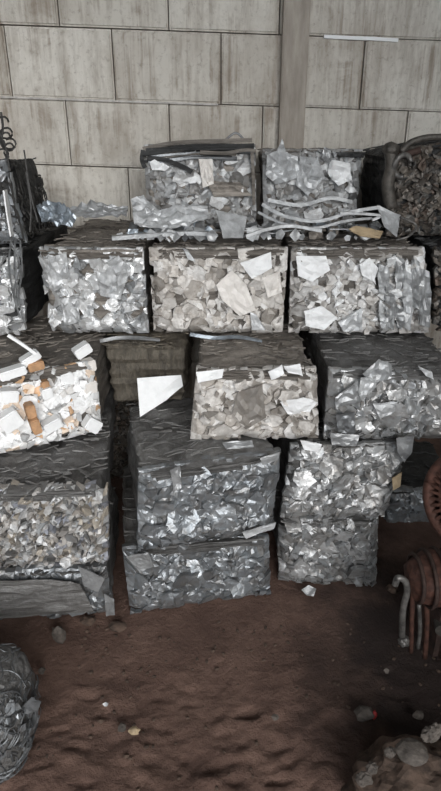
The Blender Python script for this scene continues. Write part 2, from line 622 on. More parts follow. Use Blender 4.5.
# --- third row
t3l, f_ = bale('brilliant white bale of window profile chips with orange pieces at left',
     (atz(-70, 388, Z3), atz(96, 360, Z3), atz(104, 432, Z2 + G), atz(-70, 472, Z2 + G)), .80, 'white', 31, 'layers', skew=-.05)
t3b, f_ = bale('dusty brown bale set back behind the white triangular sheet',
     pY((99, 350), (188, 350), (188, 402), (112, 402), 2.25, Z3 - .005, Z2 + G), .75, 'dirty', 32, 'layers_brown', fold=False, face=False, rough_body=1.3)
t3m, f_ = bale('cream and grey bale with a dark layered top, middle of the third row',
     pY((196, 376), (318, 368), (320, 443), (190, 445), 1.955, Z3, Z2 + G), .95, 'beige', 33, 'layers')
t3r, f_ = bale('glossy grey foil bale with a pointed flap, beside the cream and grey bale',
     pY((330, 374), (470, 366), (470, 440), (324, 445), 1.95, Z3, Z2 + G), .95, 'grey', 34, 'layers_grey')
# --- fourth row
t2f, f_ = bale('pale bale cut by the frame beyond the black gap at upper left',
     pY((-90, 250), (20, 252), (24, 334), (-90, 336), 2.33, Z4, Z3 + G), .85, 'blue', 41, 'layers_dark')  # dark body colour paints in the shade of the gap beside it
t2l, f_ = bale('silvery white foil bale between the black gap and the middle bale of its row',
     pY((36, 250), (143, 250), (148, 330), (50, 334), 2.35, Z4, Z3 + G), .95, 'blue', 42, 'layers')
t2m, f_ = bale('cream painted chip bale in the middle of the long bright row',
     pY((148, 250), (289, 247), (283, 331), (153, 331), 2.35, Z4, Z3 + G), .95, 'beige', 43, 'layers')
t2r, f_ = bale('white chip bale at the right end of the long bright row',
     pY((292, 250), (427, 252), (431, 333), (289, 333), 2.35, Z4, Z3 + G), .95, 'bright', 44, 'layers')
bale('dark oily bale mostly cut by the frame, beside the white chip bale',
     pY((435, 250), (520, 252), (520, 333), (435, 333), 2.37, Z4, Z3 + G), .9, 'dirty', 45, 'layers_dark', fold=False)
# --- top row
t1l, f_ = bale('upper left bale of the top pair bound by long folded strips',
     pY((143, 146), (256, 143), (257, 215), (146, 215), 2.80, Z5, Z4 + G), .52, 'foil', 51, 'layers', fold=False)
t1r, f_ = bale('upper right bale of the top pair, covered in white crumpled sheet',
     pY((263, 150), (364, 152), (356, 218), (264, 218), 2.80, Z5 - .02, Z4 + G), .50, 'foil', 52, 'layers', fold=False)


# long strips folded across the face of the top-left bale
def strip_part(root, pix, Y, w, t, mat, name='folded_strip', twist=0.0, label=None):
    bm = bmesh.new()
    ys = Y if isinstance(Y, (list, tuple)) else [Y] * len(pix)
    add_sweep(bm, smooth_path([at(x, y, d) for (x, y), d in zip(pix, ys)]), rect(t, w), twist, ref=Vector((0, 0, 1)))
    o = obj(name, bm, mat, root)
    if label:
        o['label'] = label
    return o


strip_part(t1l, [(144, 154), (180, 148), (220, 147), (254, 146)], 2.77, .022, .012, 'layers_dark')
strip_part(t1l, [(143, 149), (175, 143), (225, 141), (252, 140)], 2.79, .018, .016, 'layers')
strip_part(t1l, [(147, 158), (165, 160), (183, 167), (192, 172)], 2.77, .02, .012, 'layers_dark')
strip_part(t1l, [(200, 152), (225, 153), (245, 150), (256, 151)], 2.765, .014, .012, 'layers')
strip_part(t1l, [(143, 150), (142, 160), (145, 168)], 2.775, .018, .012, 'layers_dark')
rng = random.Random(41)
for i in range(8):
    y0 = 145 + i * 1.9; x0, x1 = rng.uniform(142, 152), rng.uniform(228, 256)
    strip_part(t1l, [(x0, y0 + 5 + rng.uniform(-1, 2)), (x0 + 30, y0 + 2 + rng.uniform(-1, 1)), (x1 - 40, y0 + rng.uniform(-1, 1)), (x1, y0 + rng.uniform(-2, 1))], 2.785 - .002 * i, rng.uniform(.008, .014), .010, ('layers_dark', 'sheet_dull', 'layers')[i % 3], twist=rng.uniform(-1, 1))
part_sheet(t1l, [(150, 162), (156, 159), (170, 167), (165, 171), (152, 170)], 2.765, 'sheet_white', label='bright white sheet flap')
part_sheet(t1l, [(198, 158), (212, 155), (214, 184), (203, 188)], 2.765, 'sheet_cream', crumple=.012)
part_sheet(t1l, [(206, 181), (240, 183), (252, 196), (214, 197)], 2.765, 'layers', crumple=.012)
strip_part(t1l, [(252, 150), (253, 175), (254, 205)], 2.77, .014, .012, 'layers')
part_sheet(t1r, [(267, 155), (279, 150), (298, 157), (300, 178), (276, 184), (266, 176)], 2.76, 'sheet_light', crumple=.02, cuts=4)
part_sheet(t1r, [(300, 156), (318, 158), (325, 178), (308, 196), (296, 185)], 2.76, 'sheet_light', crumple=.02, cuts=4)
part_sheet(t1r, [(332, 160), (350, 164), (352, 180), (338, 186), (328, 174)], 2.76, 'sheet_white', crumple=.018, cuts=4)
part_sheet(t1r, [(277, 150), (282, 139), (286, 151), (283, 157)], 2.77, 'sheet_light')
part_sheet(t1r, [(321, 158), (324, 147), (331, 149), (330, 164)], 2.77, 'sheet_grey')
part_sheet(t1r, [(336, 152), (366, 152), (364, 158), (340, 157)], 2.775, 'layers_dark')
strip_part(t1r, [(268, 200), (300, 205), (330, 198), (352, 202)], 2.765, .016, .008, 'sheet_grey')

# recognisable sheets on the other bales
part_sheet(t3b, [(137, 378), (181, 375), (183, 386), (166, 400), (140, 417)], [2.19, 2.19, 2.19, 2.16, 2.12], 'sheet_white', 'triangular_sheet', 'white triangular sheet', crumple=.004)
part_sheet(t3m, [(196, 372), (224, 369), (222, 378), (198, 383)], [1.93, 1.94, 1.92, 1.92], 'sheet_white', crumple=.005)
part_sheet(t3m, [(238, 392), (262, 384), (266, 418), (246, 430), (232, 414)], 1.925, 'beige', crumple=.01)
part_sheet(t3m, [(280, 402), (303, 397), (318, 403), (310, 412), (288, 415)], 1.922, 'sheet_white', crumple=.01)
part_sheet(t3m, [(284, 366), (300, 364), (303, 376), (288, 373)], 1.925, 'sheet_white', crumple=.006)
part_sheet(t3m, [(268, 372), (282, 365), (284, 374), (272, 380)], 1.925, 'sheet_white', crumple=.006)
part_sheet(t3m, [(222, 442), (252, 440), (254, 447), (226, 449)], 1.92, 'sheet_grey', crumple=.004)
part_sheet(t3r, [(362, 374), (379, 359), (391, 364), (392, 378), (374, 383)], [1.91, 1.94, 1.94, 1.91, 1.90], 'sheet_grey', label='pointed grey flap', crumple=.008)
part_sheet(t3r, [(361, 378), (376, 376), (376, 388), (362, 402), (358, 392)], 1.905, 'sheet_light', crumple=.012)
part_sheet(t3r, [(335, 398), (358, 380), (360, 402), (336, 408)], 1.915, 'sheet_grey', crumple=.008)
part_sheet(t3r, [(373, 404), (398, 402), (394, 413), (380, 419)], 1.905, 'sheet_light', crumple=.008)
part_sheet(t3r, [(330, 433), (360, 436), (356, 446), (332, 445)], 1.90, 'sheet_grey', crumple=.006)
part_sheet(t3r, [(336, 415), (355, 412), (355, 434), (338, 432)], 1.91, 'sheet_dull', crumple=.006)
part_sheet(t3r, [(418, 366), (432, 372), (434, 380), (426, 376)], 1.92, 'sheet_light', crumple=.004)
part_sheet(t2m, [(240, 263), (271, 252), (272, 268), (252, 279)], 2.32, 'sheet_white', label='large white sheet', crumple=.006)
part_sheet(t2m, [(216, 285), (232, 270), (246, 284), (256, 310), (240, 316), (222, 300)], 2.322, 'sheet_cream', crumple=.006)
part_sheet(t2m, [(262, 278), (280, 270), (282, 292), (268, 298)], 2.322, 'sheet_cream', crumple=.01)
part_sheet(t2m, [(183, 248), (188, 250), (196, 262), (188, 259)], 2.318, 'sheet_light', crumple=.004)
part_sheet(t2m, [(250, 312), (256, 314), (266, 330), (252, 330)], 2.32, 'sheet_light', crumple=.004)
part_sheet(t2r, [(296, 256), (326, 256), (330, 270), (312, 282), (298, 276)], 2.32, 'sheet_white', label='large white sheet', crumple=.008)
part_sheet(t2r, [(304, 311), (322, 306), (338, 318), (324, 330), (306, 326)], 2.32, 'sheet_white', crumple=.008)
part_sheet(t2r, [(360, 264), (370, 258), (378, 268), (374, 282), (362, 276)], 2.32, 'sheet_white', crumple=.01)
part_sheet(t2r, [(338, 322), (362, 308), (362, 330), (344, 332)], 2.32, 'sheet_light', crumple=.006)
for i, (x0, x1, ya, yb) in enumerate(((379, 388, 264, 296), (386, 394, 282, 330), (396, 405, 256, 300), (404, 411, 270, 331), (412, 420, 258, 310), (419, 430, 268, 328), (380, 387, 300, 331), (397, 403, 304, 331))):
    part_sheet(t2r, [(x0, ya), (x1, ya + 4), (x1 + 2, (ya + yb) / 2), (x1, yb), (x0 + 1, yb - 3), (x0 - 1, (ya + yb) / 2)], 2.322, ('sheet_light', 'sheet_grey', 'sheet_grey')[i % 3], crumple=.014, seed=i, cuts=4)
part_sheet(t2l, [(48, 258), (66, 253), (70, 280), (54, 292), (46, 276)], 2.32, 'sheet_light', crumple=.014, cuts=4)
part_sheet(t2l, [(96, 268), (118, 256), (130, 270), (120, 300), (100, 296)], 2.32, 'sheet_light', crumple=.016, cuts=4)
part_sheet(t2l, [(60, 300), (78, 296), (80, 322), (64, 326)], 2.32, 'sheet_light', crumple=.014, cuts=4)

# the white left bale: profile ends
rng = random.Random(5)
for (x, y, w, h, a, mt) in ((82, 350, 18, 11, 25, 'sheet_white'), (88, 365, 14, 12, 5, 'sheet_cream'), (89, 386, 14, 13, 0, 'sheet_cream'),
                            (92, 424, 17, 14, -40, 'sheet_white'), (46, 392, 11, 11, 10, 'sheet_white'), (35, 365, 16, 9, 6, 'orange'),
                            (30, 410, 9, 14, 5, 'orange'), (35, 425, 9, 16, 10, 'orange'), (44, 383, 8, 7, 0, 'orange'),
                            (12, 372, 26, 9, 8, 'sheet_white'), (30, 358, 20, 8, 25, 'sheet_white'), (10, 420, 20, 18, 25, 'sheet_white'),
                            (52, 424, 18, 11, 20, 'sheet_white'), (8, 395, 18, 12, -10, 'sheet_white'), (66, 378, 13, 14, 10, 'sheet_white')):
    Y = 1.83 + .19 * x / 96.0 + (430 - y) * .0016 - .03
    p = at(x, y, Y); s = 2.1 / F
    bm = bmesh.new()
    rot = Matrix.Rotation(R(-40), 3, 'Z') @ Matrix.Rotation(R(-a), 3, 'Y') if False else Matrix.Rotation(R(30), 3, 'Z') @ Matrix.Rotation(R(-a), 3, 'Y')
    add_box(bm, p, (w * s, .05, h * s), rot, .004)
    o = obj('profile_end', bm, mt, t3l)
    if mt == 'orange':
        o['label'] = 'orange profile end'
strip_part(t3l, [(8, 335), (22, 344), (36, 354)], [1.86, 1.86, 1.87], .010, .008, 'sheet_white', 'bent_strip')
# smooth dark sheets over the lowest left bale
part_sheet(bl_root, [(-60, 583), (50, 580), (80, 584), (94, 612), (-60, 622)], [1.625, 1.66, 1.675, 1.69, 1.635], 'layers_grey', crumple=.008, scale=14, cuts=5)
part_sheet(bl_root, [(78, 566), (105, 578), (98, 592), (84, 586)], [1.67, 1.675, 1.675, 1.67], 'sheet_grey', crumple=.004)
part_sheet(bl_root, [(104, 594), (114, 598), (115, 614), (106, 616)], 1.70, 'sheet_grey', crumple=.004)
part_sheet(t4m, [(242, 532), (276, 522), (274, 528), (246, 538)], 1.77, 'sheet_light', crumple=.003)
part_sheet(t4m, [(260, 458), (280, 452), (278, 460), (262, 464)], 1.79, 'sheet_grey', crumple=.004)
part_sheet(t4m, [(170, 470), (180, 466), (182, 488), (174, 492)], 1.72, 'sheet_grey', crumple=.008)
part_sheet(bm_root, [(126, 556), (148, 552), (154, 566), (140, 572)], 1.70, 'sheet_grey', crumple=.005)
part_sheet(t4r, [(396, 438), (414, 436), (412, 452), (404, 462), (398, 452)], 1.885, 'sheet_grey', crumple=.005, label='pale torn flap')
part_sheet(t4r, [(392, 478), (402, 472), (400, 486), (393, 490)], 1.885, 'tan', crumple=.003, label='small tan scrap')
part_sheet(t4r, [(300, 440), (322, 444), (318, 452), (304, 450)], 1.88, 'sheet_white', crumple=.005)
for i, (pts, mt) in enumerate((([(100, 341), (118, 338), (140, 338), (160, 340)], 'sheet_grey'), ([(190, 334), (214, 338), (238, 337), (262, 341)], 'sheet_blue'))):
    bm = bmesh.new()
    add_sweep(bm, smooth_path([at(x, y, 2.30) for x, y in pts]), rect(.008, .014), 1.6)
    tag(obj('metal_strip', bm, mt, None, base_of(bm)), ('pale flat strip lying over the dusty brown bale', 'bluish flat strip lying behind the cream third-row bale')[i], 'strip', 'loose strips on the bales')

# ------------------------------------------------------------------ dirty machine-scrap bale, upper right
mr, mf = bale('dark oily bale of machine scrap with a ring opening at the upper right',
    pY((388, 152), (480, 136), (480, 232), (388, 226), 2.60, None, Z4 + G), .6, 'dirty', 61, 'layers_dark', fold=False, rough_body=1.4)
bm = bmesh.new()
add_sweep(bm, smooth_path([at(x, y, 2.57) for x, y in ((401, 152), (410, 143), (425, 138), (441, 137), (470, 137))]), circ(.013, 10))
obj('bent_pipe', bm, 'iron', mr, smooth=True)
bm = bmesh.new()
add_sweep(bm, smooth_path([at(x, y, 2.56) for x, y in ((391, 208), (388, 185), (392, 165), (390, 150))]), circ(.026, 10))
obj('upright_pipe', bm, 'iron', mr, smooth=True)
obj('pipe_cap', lump_bm(at(391, 149, 2.56), (.035, .035, .026), 2, .15), 'iron', mr)
bm = bmesh.new()
c0 = at(403, 166, 2.54)
add_sweep(bm, [c0 + Vector((.036 * math.cos(a), .01 * math.sin(2 * a), .042 * math.sin(a))) for a in [R(20 + 260 * i / 24) for i in range(25)]], circ(.011, 8), ref=Vector((0, 1, 0)))
o = obj('ring_fitting', bm, 'pipe', mr, smooth=True); o['label'] = 'pale open ring'
bm = bmesh.new()
add_sweep(bm, smooth_path([at(x, y, 2.565) for x, y in ((396, 156), (408, 154), (420, 150))]), circ(.014, 8))
obj('bent_pipe', bm, 'rust_dark', mr, smooth=True)

# ------------------------------------------------------------------ wire bales on the left
def strands_bm(f, n, seed, r=.0025, front=True, wave=.02, lean=0.3, out=.012):
    rng = random.Random(seed); bm = bmesh.new()
    for i in range(n):
        a, c = rng.uniform(.02, .98), rng.uniform(.1, 1.0)
        L = rng.uniform(.15, .6)
        ph = rng.random() * 9
        pts = []
        for k in range(9):
            t = k / 8
            aa = a + lean * L * t + wave * math.sin(ph + 5 * t) / f.W
            cc = c - L * t + .04 * math.sin(ph * 2 + 7 * t)
            aa = min(max(aa, .01), 1.0); cc = min(max(cc, .03), 1.02)
            if front:
                q = f.p(aa, 0, cc) + f.fn * (rng.uniform(.0, out) - .012)
            else:
                q = f.p(1, aa, cc) + Vector((rng.uniform(0, out) - .01, 0, 0))
            pts.append(q)
        add_sweep(bm, smooth_path(pts, 2), circ(r * rng.uniform(.7, 1.5), 4))
    return bm


wr, wf = bale('dark wiry scrap bale at the upper left with a sloping side and loose coils',
    pY((-80, 168), (4, 160), (24, 240), (-80, 246), 2.40, None, Z4 + G), .45, 'lead', 71, 'layers_dark', fold=False, rough_body=1.3)
obj('wire_strands', strands_bm(wf, 60, 3, .003), 'wire_dark', wr)['kind'] = 'stuff'
obj('wire_strands', strands_bm(wf, 40, 4, .003, front=False), 'wire_dark', wr)['kind'] = 'stuff'
bm = bmesh.new()
for (x0, y0, rr, t) in ((2, 128, .028, 5), (5, 142, .022, 4), (-2, 150, .03, 5)):
    c0 = at(x0, y0, 2.44)
    pts = [c0 + Vector((rr * math.cos(a), .004 * a, rr * math.sin(a) - .006 * a + .02)) for a in [i * .5 for i in range(int(t / .5 * 3))]]
    add_sweep(bm, pts, circ(.004, 5))
add_sweep(bm, smooth_path([at(x, y, 2.44) for x, y in ((1, 112), (3, 126), (2, 142), (7, 152), (4, 166))]), circ(.005, 5))
add_sweep(bm, smooth_path([at(x, y, 2.43) for x, y in ((-8, 120), (0, 134), (6, 150), (9, 168))]), circ(.004, 5))
obj('wire_coil', bm, 'wire_dark', wr)
strip_part(wr, [(5, 190), (8, 212), (12, 236)], 2.365, .006, .034, 'sheet_white', 'hanging_strip', label='hanging white strip')
strip_part(wr, [(24, 150), (31, 195), (38, 222)], 2.42, .005, .005, 'wire_dark', 'thin_rod')
strip_part(wr, [(26, 172), (31, 205), (30, 232)], 2.42, .005, .005, 'wire_dark', 'thin_rod')
for pts in (((12, 236), (9, 262), (13, 292), (20, 318)), ((15, 238), (15, 268), (18, 300), (23, 312)), ((10, 240), (19, 262), (14, 290), (17, 306)), ((20, 240), (22, 270), (19, 296), (24, 322))):
    bm = bmesh.new()
    add_sweep(bm, smooth_path([at(x, y, 2.29) for x, y in pts]), circ(.004, 5))
    obj('hanging_wire', bm, 'wire', wr)

# bale in the left foreground
lc = at(-26, 708, 1.19); lc.z = .166
fr = thing('wire_bale', 'grey shredded wire bale with rounded corner standing on the dirt in the left foreground', 'bale', Vector((lc.x, lc.y, 0)))
AX = (.165, .15, .166)


def lump_pt(d, k=1.0):                # a point on a rounded cube
    p = 3.6
    r = (abs(d.x) ** p + abs(d.y) ** p + abs(d.z) ** p) ** (-1 / p)
    return lc + Vector((d.x * AX[0], d.y * AX[1], d.z * AX[2])) * r * k


bm = bmesh.new()
bmesh.ops.create_icosphere(bm, subdivisions=5, radius=1.0)
for v in bm.verts:
    n = v.co.normalized()
    v.co = lump_pt(n, .97 + .03 * nz(n, 5, 2) + .025 * nz(n, 16, 3))
obj('compressed_body', bm, 'layers_grey', fr)
bm = bmesh.new(); rng = random.Random(8)
for i in range(420):
    d0 = Vector((rng.gauss(0, 1), rng.gauss(0, 1) - .5, rng.gauss(0, 1))).normalized()
    if d0.z < -.75:
        continue
    ax = d0.cross(Vector((rng.gauss(0, .5), rng.gauss(0, .5), 1))).normalized()
    ax = Matrix.Rotation(rng.gauss(1.57, .5), 3, d0) @ ax
    ax = (ax - d0 * ax.dot(d0)).normalized() if rng.random() < .7 else Vector((1, .2, 0))
    L = rng.uniform(.2, .7); ph = rng.random() * 9
    pts = []
    for k in range(9):
        q = Matrix.Rotation(L * (k / 8 - .5), 3, ax) @ d0
        q = (q + Vector((.05 * math.sin(ph + k), .05 * math.sin(ph * 2 + k * .8), 0))).normalized()
        if q.z < -.85:
            q.z = -.85; q.normalize()
        pts.append(lump_pt(q, 1.0 + .02 * math.sin(ph + k * .7)))
    add_sweep(bm, smooth_path(pts, 2), circ(rng.uniform(.0012, .0026), 4))
obj('wire_strands', bm, 'wire_mid', fr)['kind'] = 'stuff'
bm = bmesh.new(); rng = random.Random(18)
for i in range(60):
    d0 = Vector((rng.gauss(0, 1), -abs(rng.gauss(0, 1)), rng.gauss(.2, .8))).normalized()
    c = lump_pt(d0, 1.0); u_ = d0.cross(Vector((0, .3, 1))).normalized(); w_ = u_.cross(d0)
    s_ = rng.uniform(.008, .02)
    vs = [bm.verts.new(c + (u_ * math.cos(a) + w_ * math.sin(a)) * s_ * rng.uniform(.6, 1.2) + d0 * rng.uniform(0, .008)) for a in (0, 1.3, 2.6, 4.0, 5.2)]
    tp = bm.verts.new(c - d0 * .02)
    bm.faces.new(vs)
    for j in range(5):
        bm.faces.new((vs[j], tp, vs[(j + 1) % 5]))
obj('shredded_chips', bm, 'lead', fr)['kind'] = 'stuff'
bm = bmesh.new()
add_sweep(bm, smooth_path([at(x, y, d) for x, y, d in ((-20, 772, 1.10), (5, 757, 1.13), (24, 738, 1.16), (36, 716, 1.19), (35, 700, 1.2))]), rect(.022, .004))
obj('binding_strap', bm, 'sheet_dull', fr)
part_sheet(fr, [(22, 706), (31, 699), (41, 703), (37, 712), (24, 714)], 1.15, 'sheet_dull', crumple=.006, label='pale bent flap')

# ------------------------------------------------------------------ loose scrap on top of the bright row
TOPG = 'loose scrap lying on top of the bright row'


def loose(name, pix, Y, mat, label, cat='sheet', **kw):
    bm = px_sheet(pix, Y, **kw)
    return solo(name, bm, mat, label, cat, TOPG)


loose('metal_sheet', [(216, 210), (247, 217), (243, 238), (223, 238)], [2.52, 2.52, 2.44, 2.44], 'sheet_light', 'flat pale sheet standing upright below the gap between the top pair', crumple=.004)
loose('crumpled_sheet', [(131, 199), (142, 194), (147, 211), (170, 206), (207, 204), (209, 217), (176, 228), (142, 226), (134, 222)], [2.62, 2.62, 2.56, 2.56, 2.58, 2.54, 2.50, 2.50, 2.54], 'sheet_light', 'white jagged sheet in front of the upper left bale', crumple=.022, cuts=5)
loose('metal_sheet', [(377, 205), (400, 216), (397, 237), (384, 227)], [2.52, 2.52, 2.45, 2.47], 'sheet_light', 'pale four-sided sheet beside the oily machine scrap', crumple=.005)
loose('crumpled_foil', [(36, 205), (45, 198), (62, 202), (76, 215), (70, 224), (42, 222)], [2.62, 2.66, 2.64, 2.6, 2.55, 2.55], 'sheet_blue', 'bluish foil sheet folded in pleats at the left of the bright row', crumple=.028, cuts=5, scale=30)
loose('crumpled_foil', [(68, 206), (96, 201), (128, 206), (126, 214), (98, 215), (78, 216)], [2.66, 2.66, 2.66, 2.6, 2.6, 2.6], 'sheet_grey', 'long grey foil sheet folded flat behind the silvery white bale', crumple=.018, cuts=5, scale=26)
loose('tan_board', [(349, 229), (356, 226), (383, 232), (380, 238), (360, 236)], [2.44, 2.46, 2.46, 2.42, 2.42], 'tan', 'narrow tan offcut on the white chip bale', 'offcut', crumple=.004)


def loose_strip(pix, Y, w, t, mat, label, name='metal_strip', twist=0.0):
    bm = bmesh.new()
    ys = Y if isinstance(Y, (list, tuple)) else [Y] * len(pix)
    add_sweep(bm, smooth_path([at(x, y, d) for (x, y), d in zip(pix, ys)]), rect(w, t) if t else circ(w, 8), twist)
    return solo(name, bm, mat, label, 'strip', TOPG, smooth=not t)


loose_strip([(262, 204), (285, 216), (318, 221), (350, 212), (380, 207)], [2.52, 2.51, 2.50, 2.50, 2.50], .011, .013, 'sheet_grey', 'long light grey strip sagging below the upper right bale')
loose_strip([(258, 212), (282, 223), (314, 228), (345, 221), (372, 218)], [2.52, 2.5, 2.48, 2.48, 2.5], .008, .010, 'sheet_grey', 'thin grey strip curving just under the long sagging strip')
loose_strip([(112, 238), (150, 235), (190, 233), (216, 234)], [2.42, 2.44, 2.45, 2.45], .034, .016, 'sheet_grey', 'straight hollow grey profile along the edge above the silvery bale', 'metal_profile')
loose_strip([(246, 236), (268, 229), (292, 226), (322, 231)], [2.42, 2.44, 2.46, 2.44], .010, .012, 'sheet_light', 'bent pale strip over the cream painted chip bale')
loose_strip([(340, 213), (368, 214), (380, 216), (372, 220)], 2.48, .012, .01, 'sheet_grey', 'hooked grey strip beside the pale four-sided sheet')
loose_strip([(400, 217), (416, 225), (409, 236), (396, 240)], [2.46, 2.46, 2.42, 2.42], .005, 0, 'pipe', 'thin wire bent into a loop by the machine scrap', 'bent_wire')
loose_strip([(224, 141), (236, 133), (246, 142)], [2.9, 2.9, 2.9], .005, 0, 'wire', 'thin wire arching over the upper left bale', 'bent_wire')
rng = random.Random(17)
for i in range(110):
    x = rng.uniform(116, 380); y = rng.uniform(218, 241)
    if 212 < x < 250:
        continue
    p = atz(x, y, Z4 + .012)
    p.y = 2.42 + .0 + (240 - y) / 21 * .26; p.x = at(x, y, p.y).x; p.z = Z4 + .02
    s = rng.uniform(.010, .034); a0 = rng.random() * 6
    k = rng.randint(4, 5)
    tl = Vector((rng.gauss(0, .5), -1, rng.uniform(.2, .9))).normalized()
    uu = tl.cross(Vector((0, 0, 1))).normalized(); ww = uu.cross(tl)
    if ww.z < 0:
        ww = -ww
    pts = [p + (uu * math.cos(a0 + 6.283 * j / k) + ww * math.sin(a0 + 6.283 * j / k)) * s * rng.uniform(.8, 1.1) + Vector((0, 0, s * .6)) for j in range(k)]
    bm = sheet_bm(pts, crumple=.004, seed=i, cuts=2)
    solo('sheet_offcut', bm, rng.choice(['sheet_light', 'sheet_grey', 'sheet_dull', 'sheet_grey', 'sheet_blue', 'sheet_light', 'layers']),
         'small crumpled metal offcut in the litter on top of the bright row', 'offcut', 'offcuts on top of the bright row')

rng = random.Random(29)
for i in range(16):
    x = rng.uniform(225, 365); y = rng.uniform(221, 237); L = rng.uniform(18, 48); Y = 2.44 + (240 - y) / 26 * .2
    pts = [at(x - L / 2, y + rng.uniform(-5, 3), Y), at(x - L / 6, y + rng.uniform(-5, 3), Y + rng.uniform(-.02, .02)), at(x + L / 5, y + rng.uniform(-5, 3), Y), at(x + L / 2, y + rng.uniform(-5, 3), Y)]
    for q in pts:
        q.z = min(max(q.z, Z4 + .012), Z4 + .045)
    bm = bmesh.new()
    add_sweep(bm, smooth_path(pts), rect(rng.uniform(.004, .009), rng.uniform(.004, .008)), rng.uniform(-1, 1))
    solo('bent_strip', bm, rng.choice(['sheet_grey', 'sheet_dull', 'layers', 'sheet_light', 'wire']), 'short thin bent strip tangled in the litter on top of the bright row', 'strip', 'thin bent strips on top of the bright row')

# ------------------------------------------------------------------ rusty machine parts at the right edge
def frame_towards(n):
    n = n.normalized(); u = n.cross(Vector((0, 0, 1))).normalized(); return u, u.cross(n), n


c0 = at(470, 503, 1.56)
nn = Vector((-.80, -.56, .16)); u, w, n_ = frame_towards(nn)
root = thing('slotted_rotor', 'rusty slotted rotor disc leaning at the right edge', 'machine part', c0 - Vector((0, 0, .16)))
RR = .150
for nm, r0, rt, mt in (('outer_rim', RR, .020, 'rust'), ('inner_rim', RR * .66, .014, 'rust')):
    bm = bmesh.new()
    ring = [c0 + (u * math.cos(a) + w * math.sin(a)) * r0 for a in [2 * math.pi * i / 48 for i in range(49)]]
    add_sweep(bm, ring, circ(rt, 8), ref=n_)
    obj(nm, bm, mt, root, smooth=True)
bm = bmesh.new()
for i in range(36):
    a = 2 * math.pi * i / 36
    d = u * math.cos(a) + w * math.sin(a)
    add_sweep(bm, [c0 + d * RR * .62, c0 + d * RR * 1.0], rect(.010, .03), ref=n_)
obj('slotted_ring', bm, 'rust', root)
bm = bmesh.new()
add_sweep(bm, [c0 - n_ * .06, c0 - n_ * .02], circ(RR * .95, 36)); obj('back_plate', bm, 'rust_dark', root)
bm = bmesh.new()
add_sweep(bm, [c0 - n_ * .03, c0 + n_ * .03], circ(.045, 20)); obj('hub', bm, 'rust_dark', root)

cc = at(437, 578, 1.53)
root = thing('motor_casing', 'rusty rounded motor casing with ribs below the slotted rotor', 'machine part', Vector((cc.x, cc.y, cc.z - .10)))
obj('casing', lump_bm(cc, (.105, .10, .085), 4, .12), 'rust', root)
for i in range(5):
    bm = bmesh.new()
    xo = -.07 + .035 * i
    rr = math.sqrt(max(.02, 1 - (xo / .115) ** 2))
    ring = [cc + Vector((xo, math.cos(a) * .106 * rr, math.sin(a) * .09 * rr)) for a in [2 * math.pi * k / 28 for k in range(29)]]
    add_sweep(bm, ring, circ(.007, 6), ref=Vector((1, 0, 0)))
    obj('rib', bm, 'rust_dark', root, smooth=True)
bx = at(445, 620, 1.62)
root = thing('engine_block', 'dark rusted engine block on the dirt behind the upright pipes', 'machine part', Vector((bx.x + .02, 1.62, 0)))
bm = bmesh.new(); add_box(bm, Vector((bx.x + .03, 1.63, .125)), (.24, .22, .25), Matrix.Rotation(R(12), 3, 'Z'), .02)
obj('block', bm, 'rust_dark', root)
for i in range(3):
    bm = bmesh.new(); add_sweep(bm, [Vector((bx.x - .05 + .07 * i, 1.55, .16)), Vector((bx.x - .06 + .07 * i, 1.50, .16))], circ(.025, 14))
    obj('bore', bm, 'iron', root)
for i, (pts, r, mt, lb) in enumerate((
        ([(395, 585), (398, 578), (405, 581), (407, 592), (403, 610), (402, 636)], .011, 'pipe', 'pale pipe with a hooked top standing beside the engine block'),
        ([(413, 588), (412, 615), (411, 652)], .008, 'rust', 'thin rusty pipe standing just right of the hooked pipe'),
        ([(426, 598), (427, 622), (425, 658)], .009, 'rust', 'thick rusty pipe standing near the frame edge'),
        ([(419, 604), (420, 630), (418, 648)], .007, 'pipe', 'thin grey pipe between the two rusty upright pipes'))):
    bm = bmesh.new()
    add_sweep(bm, smooth_path([at(x, y, 1.50) for x, y in pts]), circ(r, 8))
    solo('bent_pipe' if i == 0 else 'upright_pipe', bm, mt, lb, 'pipe', 'pipes by the engine block', True)
solo('pipe_bracket', lump_bm(at(404, 641, 1.5), (.018, .016, .022), 9, .3), 'pipe', 'pale broken bracket at the foot of the hooked pipe', 'machine part')
bm = px_sheet([(404, 566), (412, 560), (411, 570), (396, 577)], 1.6, crumple=.003)

# clay-caked lump, right foreground
root = thing('caked_lump', 'clay-caked scrap lump with a flat stone on top in the right foreground', 'scrap', atz(420, 800, 0))
lc = atz(425, 792, .06); lc.z = .02
obj('lump', lump_bm(lc, (.21, .16, .14), 13, .20, 5, 2.2), 'clay', root)
obj('flat_stone', lump_bm(at(412, 752, lc.y - .05), (.040, .035, .014), 3, .15), 'stone', root)
for i, (x, y, s) in enumerate(((364, 779, .02), (430, 735, .022), (437, 729, .016), (390, 752, .014), (372, 768, .015))):
    obj('scrap_bit', lump_bm(at(x, y, lc.y - .03), (s, s * .8, s), 40 + i, .4), 'stone', root)

# ------------------------------------------------------------------ bits on the ground
def bit(name, x, y, s, mat, label, cat, seed=0, kind='lump'):
    p = atz(x, y, 0.012)
    if kind == 'lump':
        bm = lump_bm(p + Vector((0, 0, s[2] * .5)), s, seed, .35, 2)
    else:
        pts = [p + Vector((s[0] * math.cos(a) * k, s[1] * math.sin(a) * k, s[2] * (1 + math.sin(a)))) for a, k in ((.3, 1), (1.6, .8), (3.0, 1.1), (4.2, .7), (5.3, .9))]
        bm = sheet_bm(pts, crumple=.004, seed=seed, cuts=2)
    solo(name, bm, mat, label, cat, 'bits lying on the dirt floor')


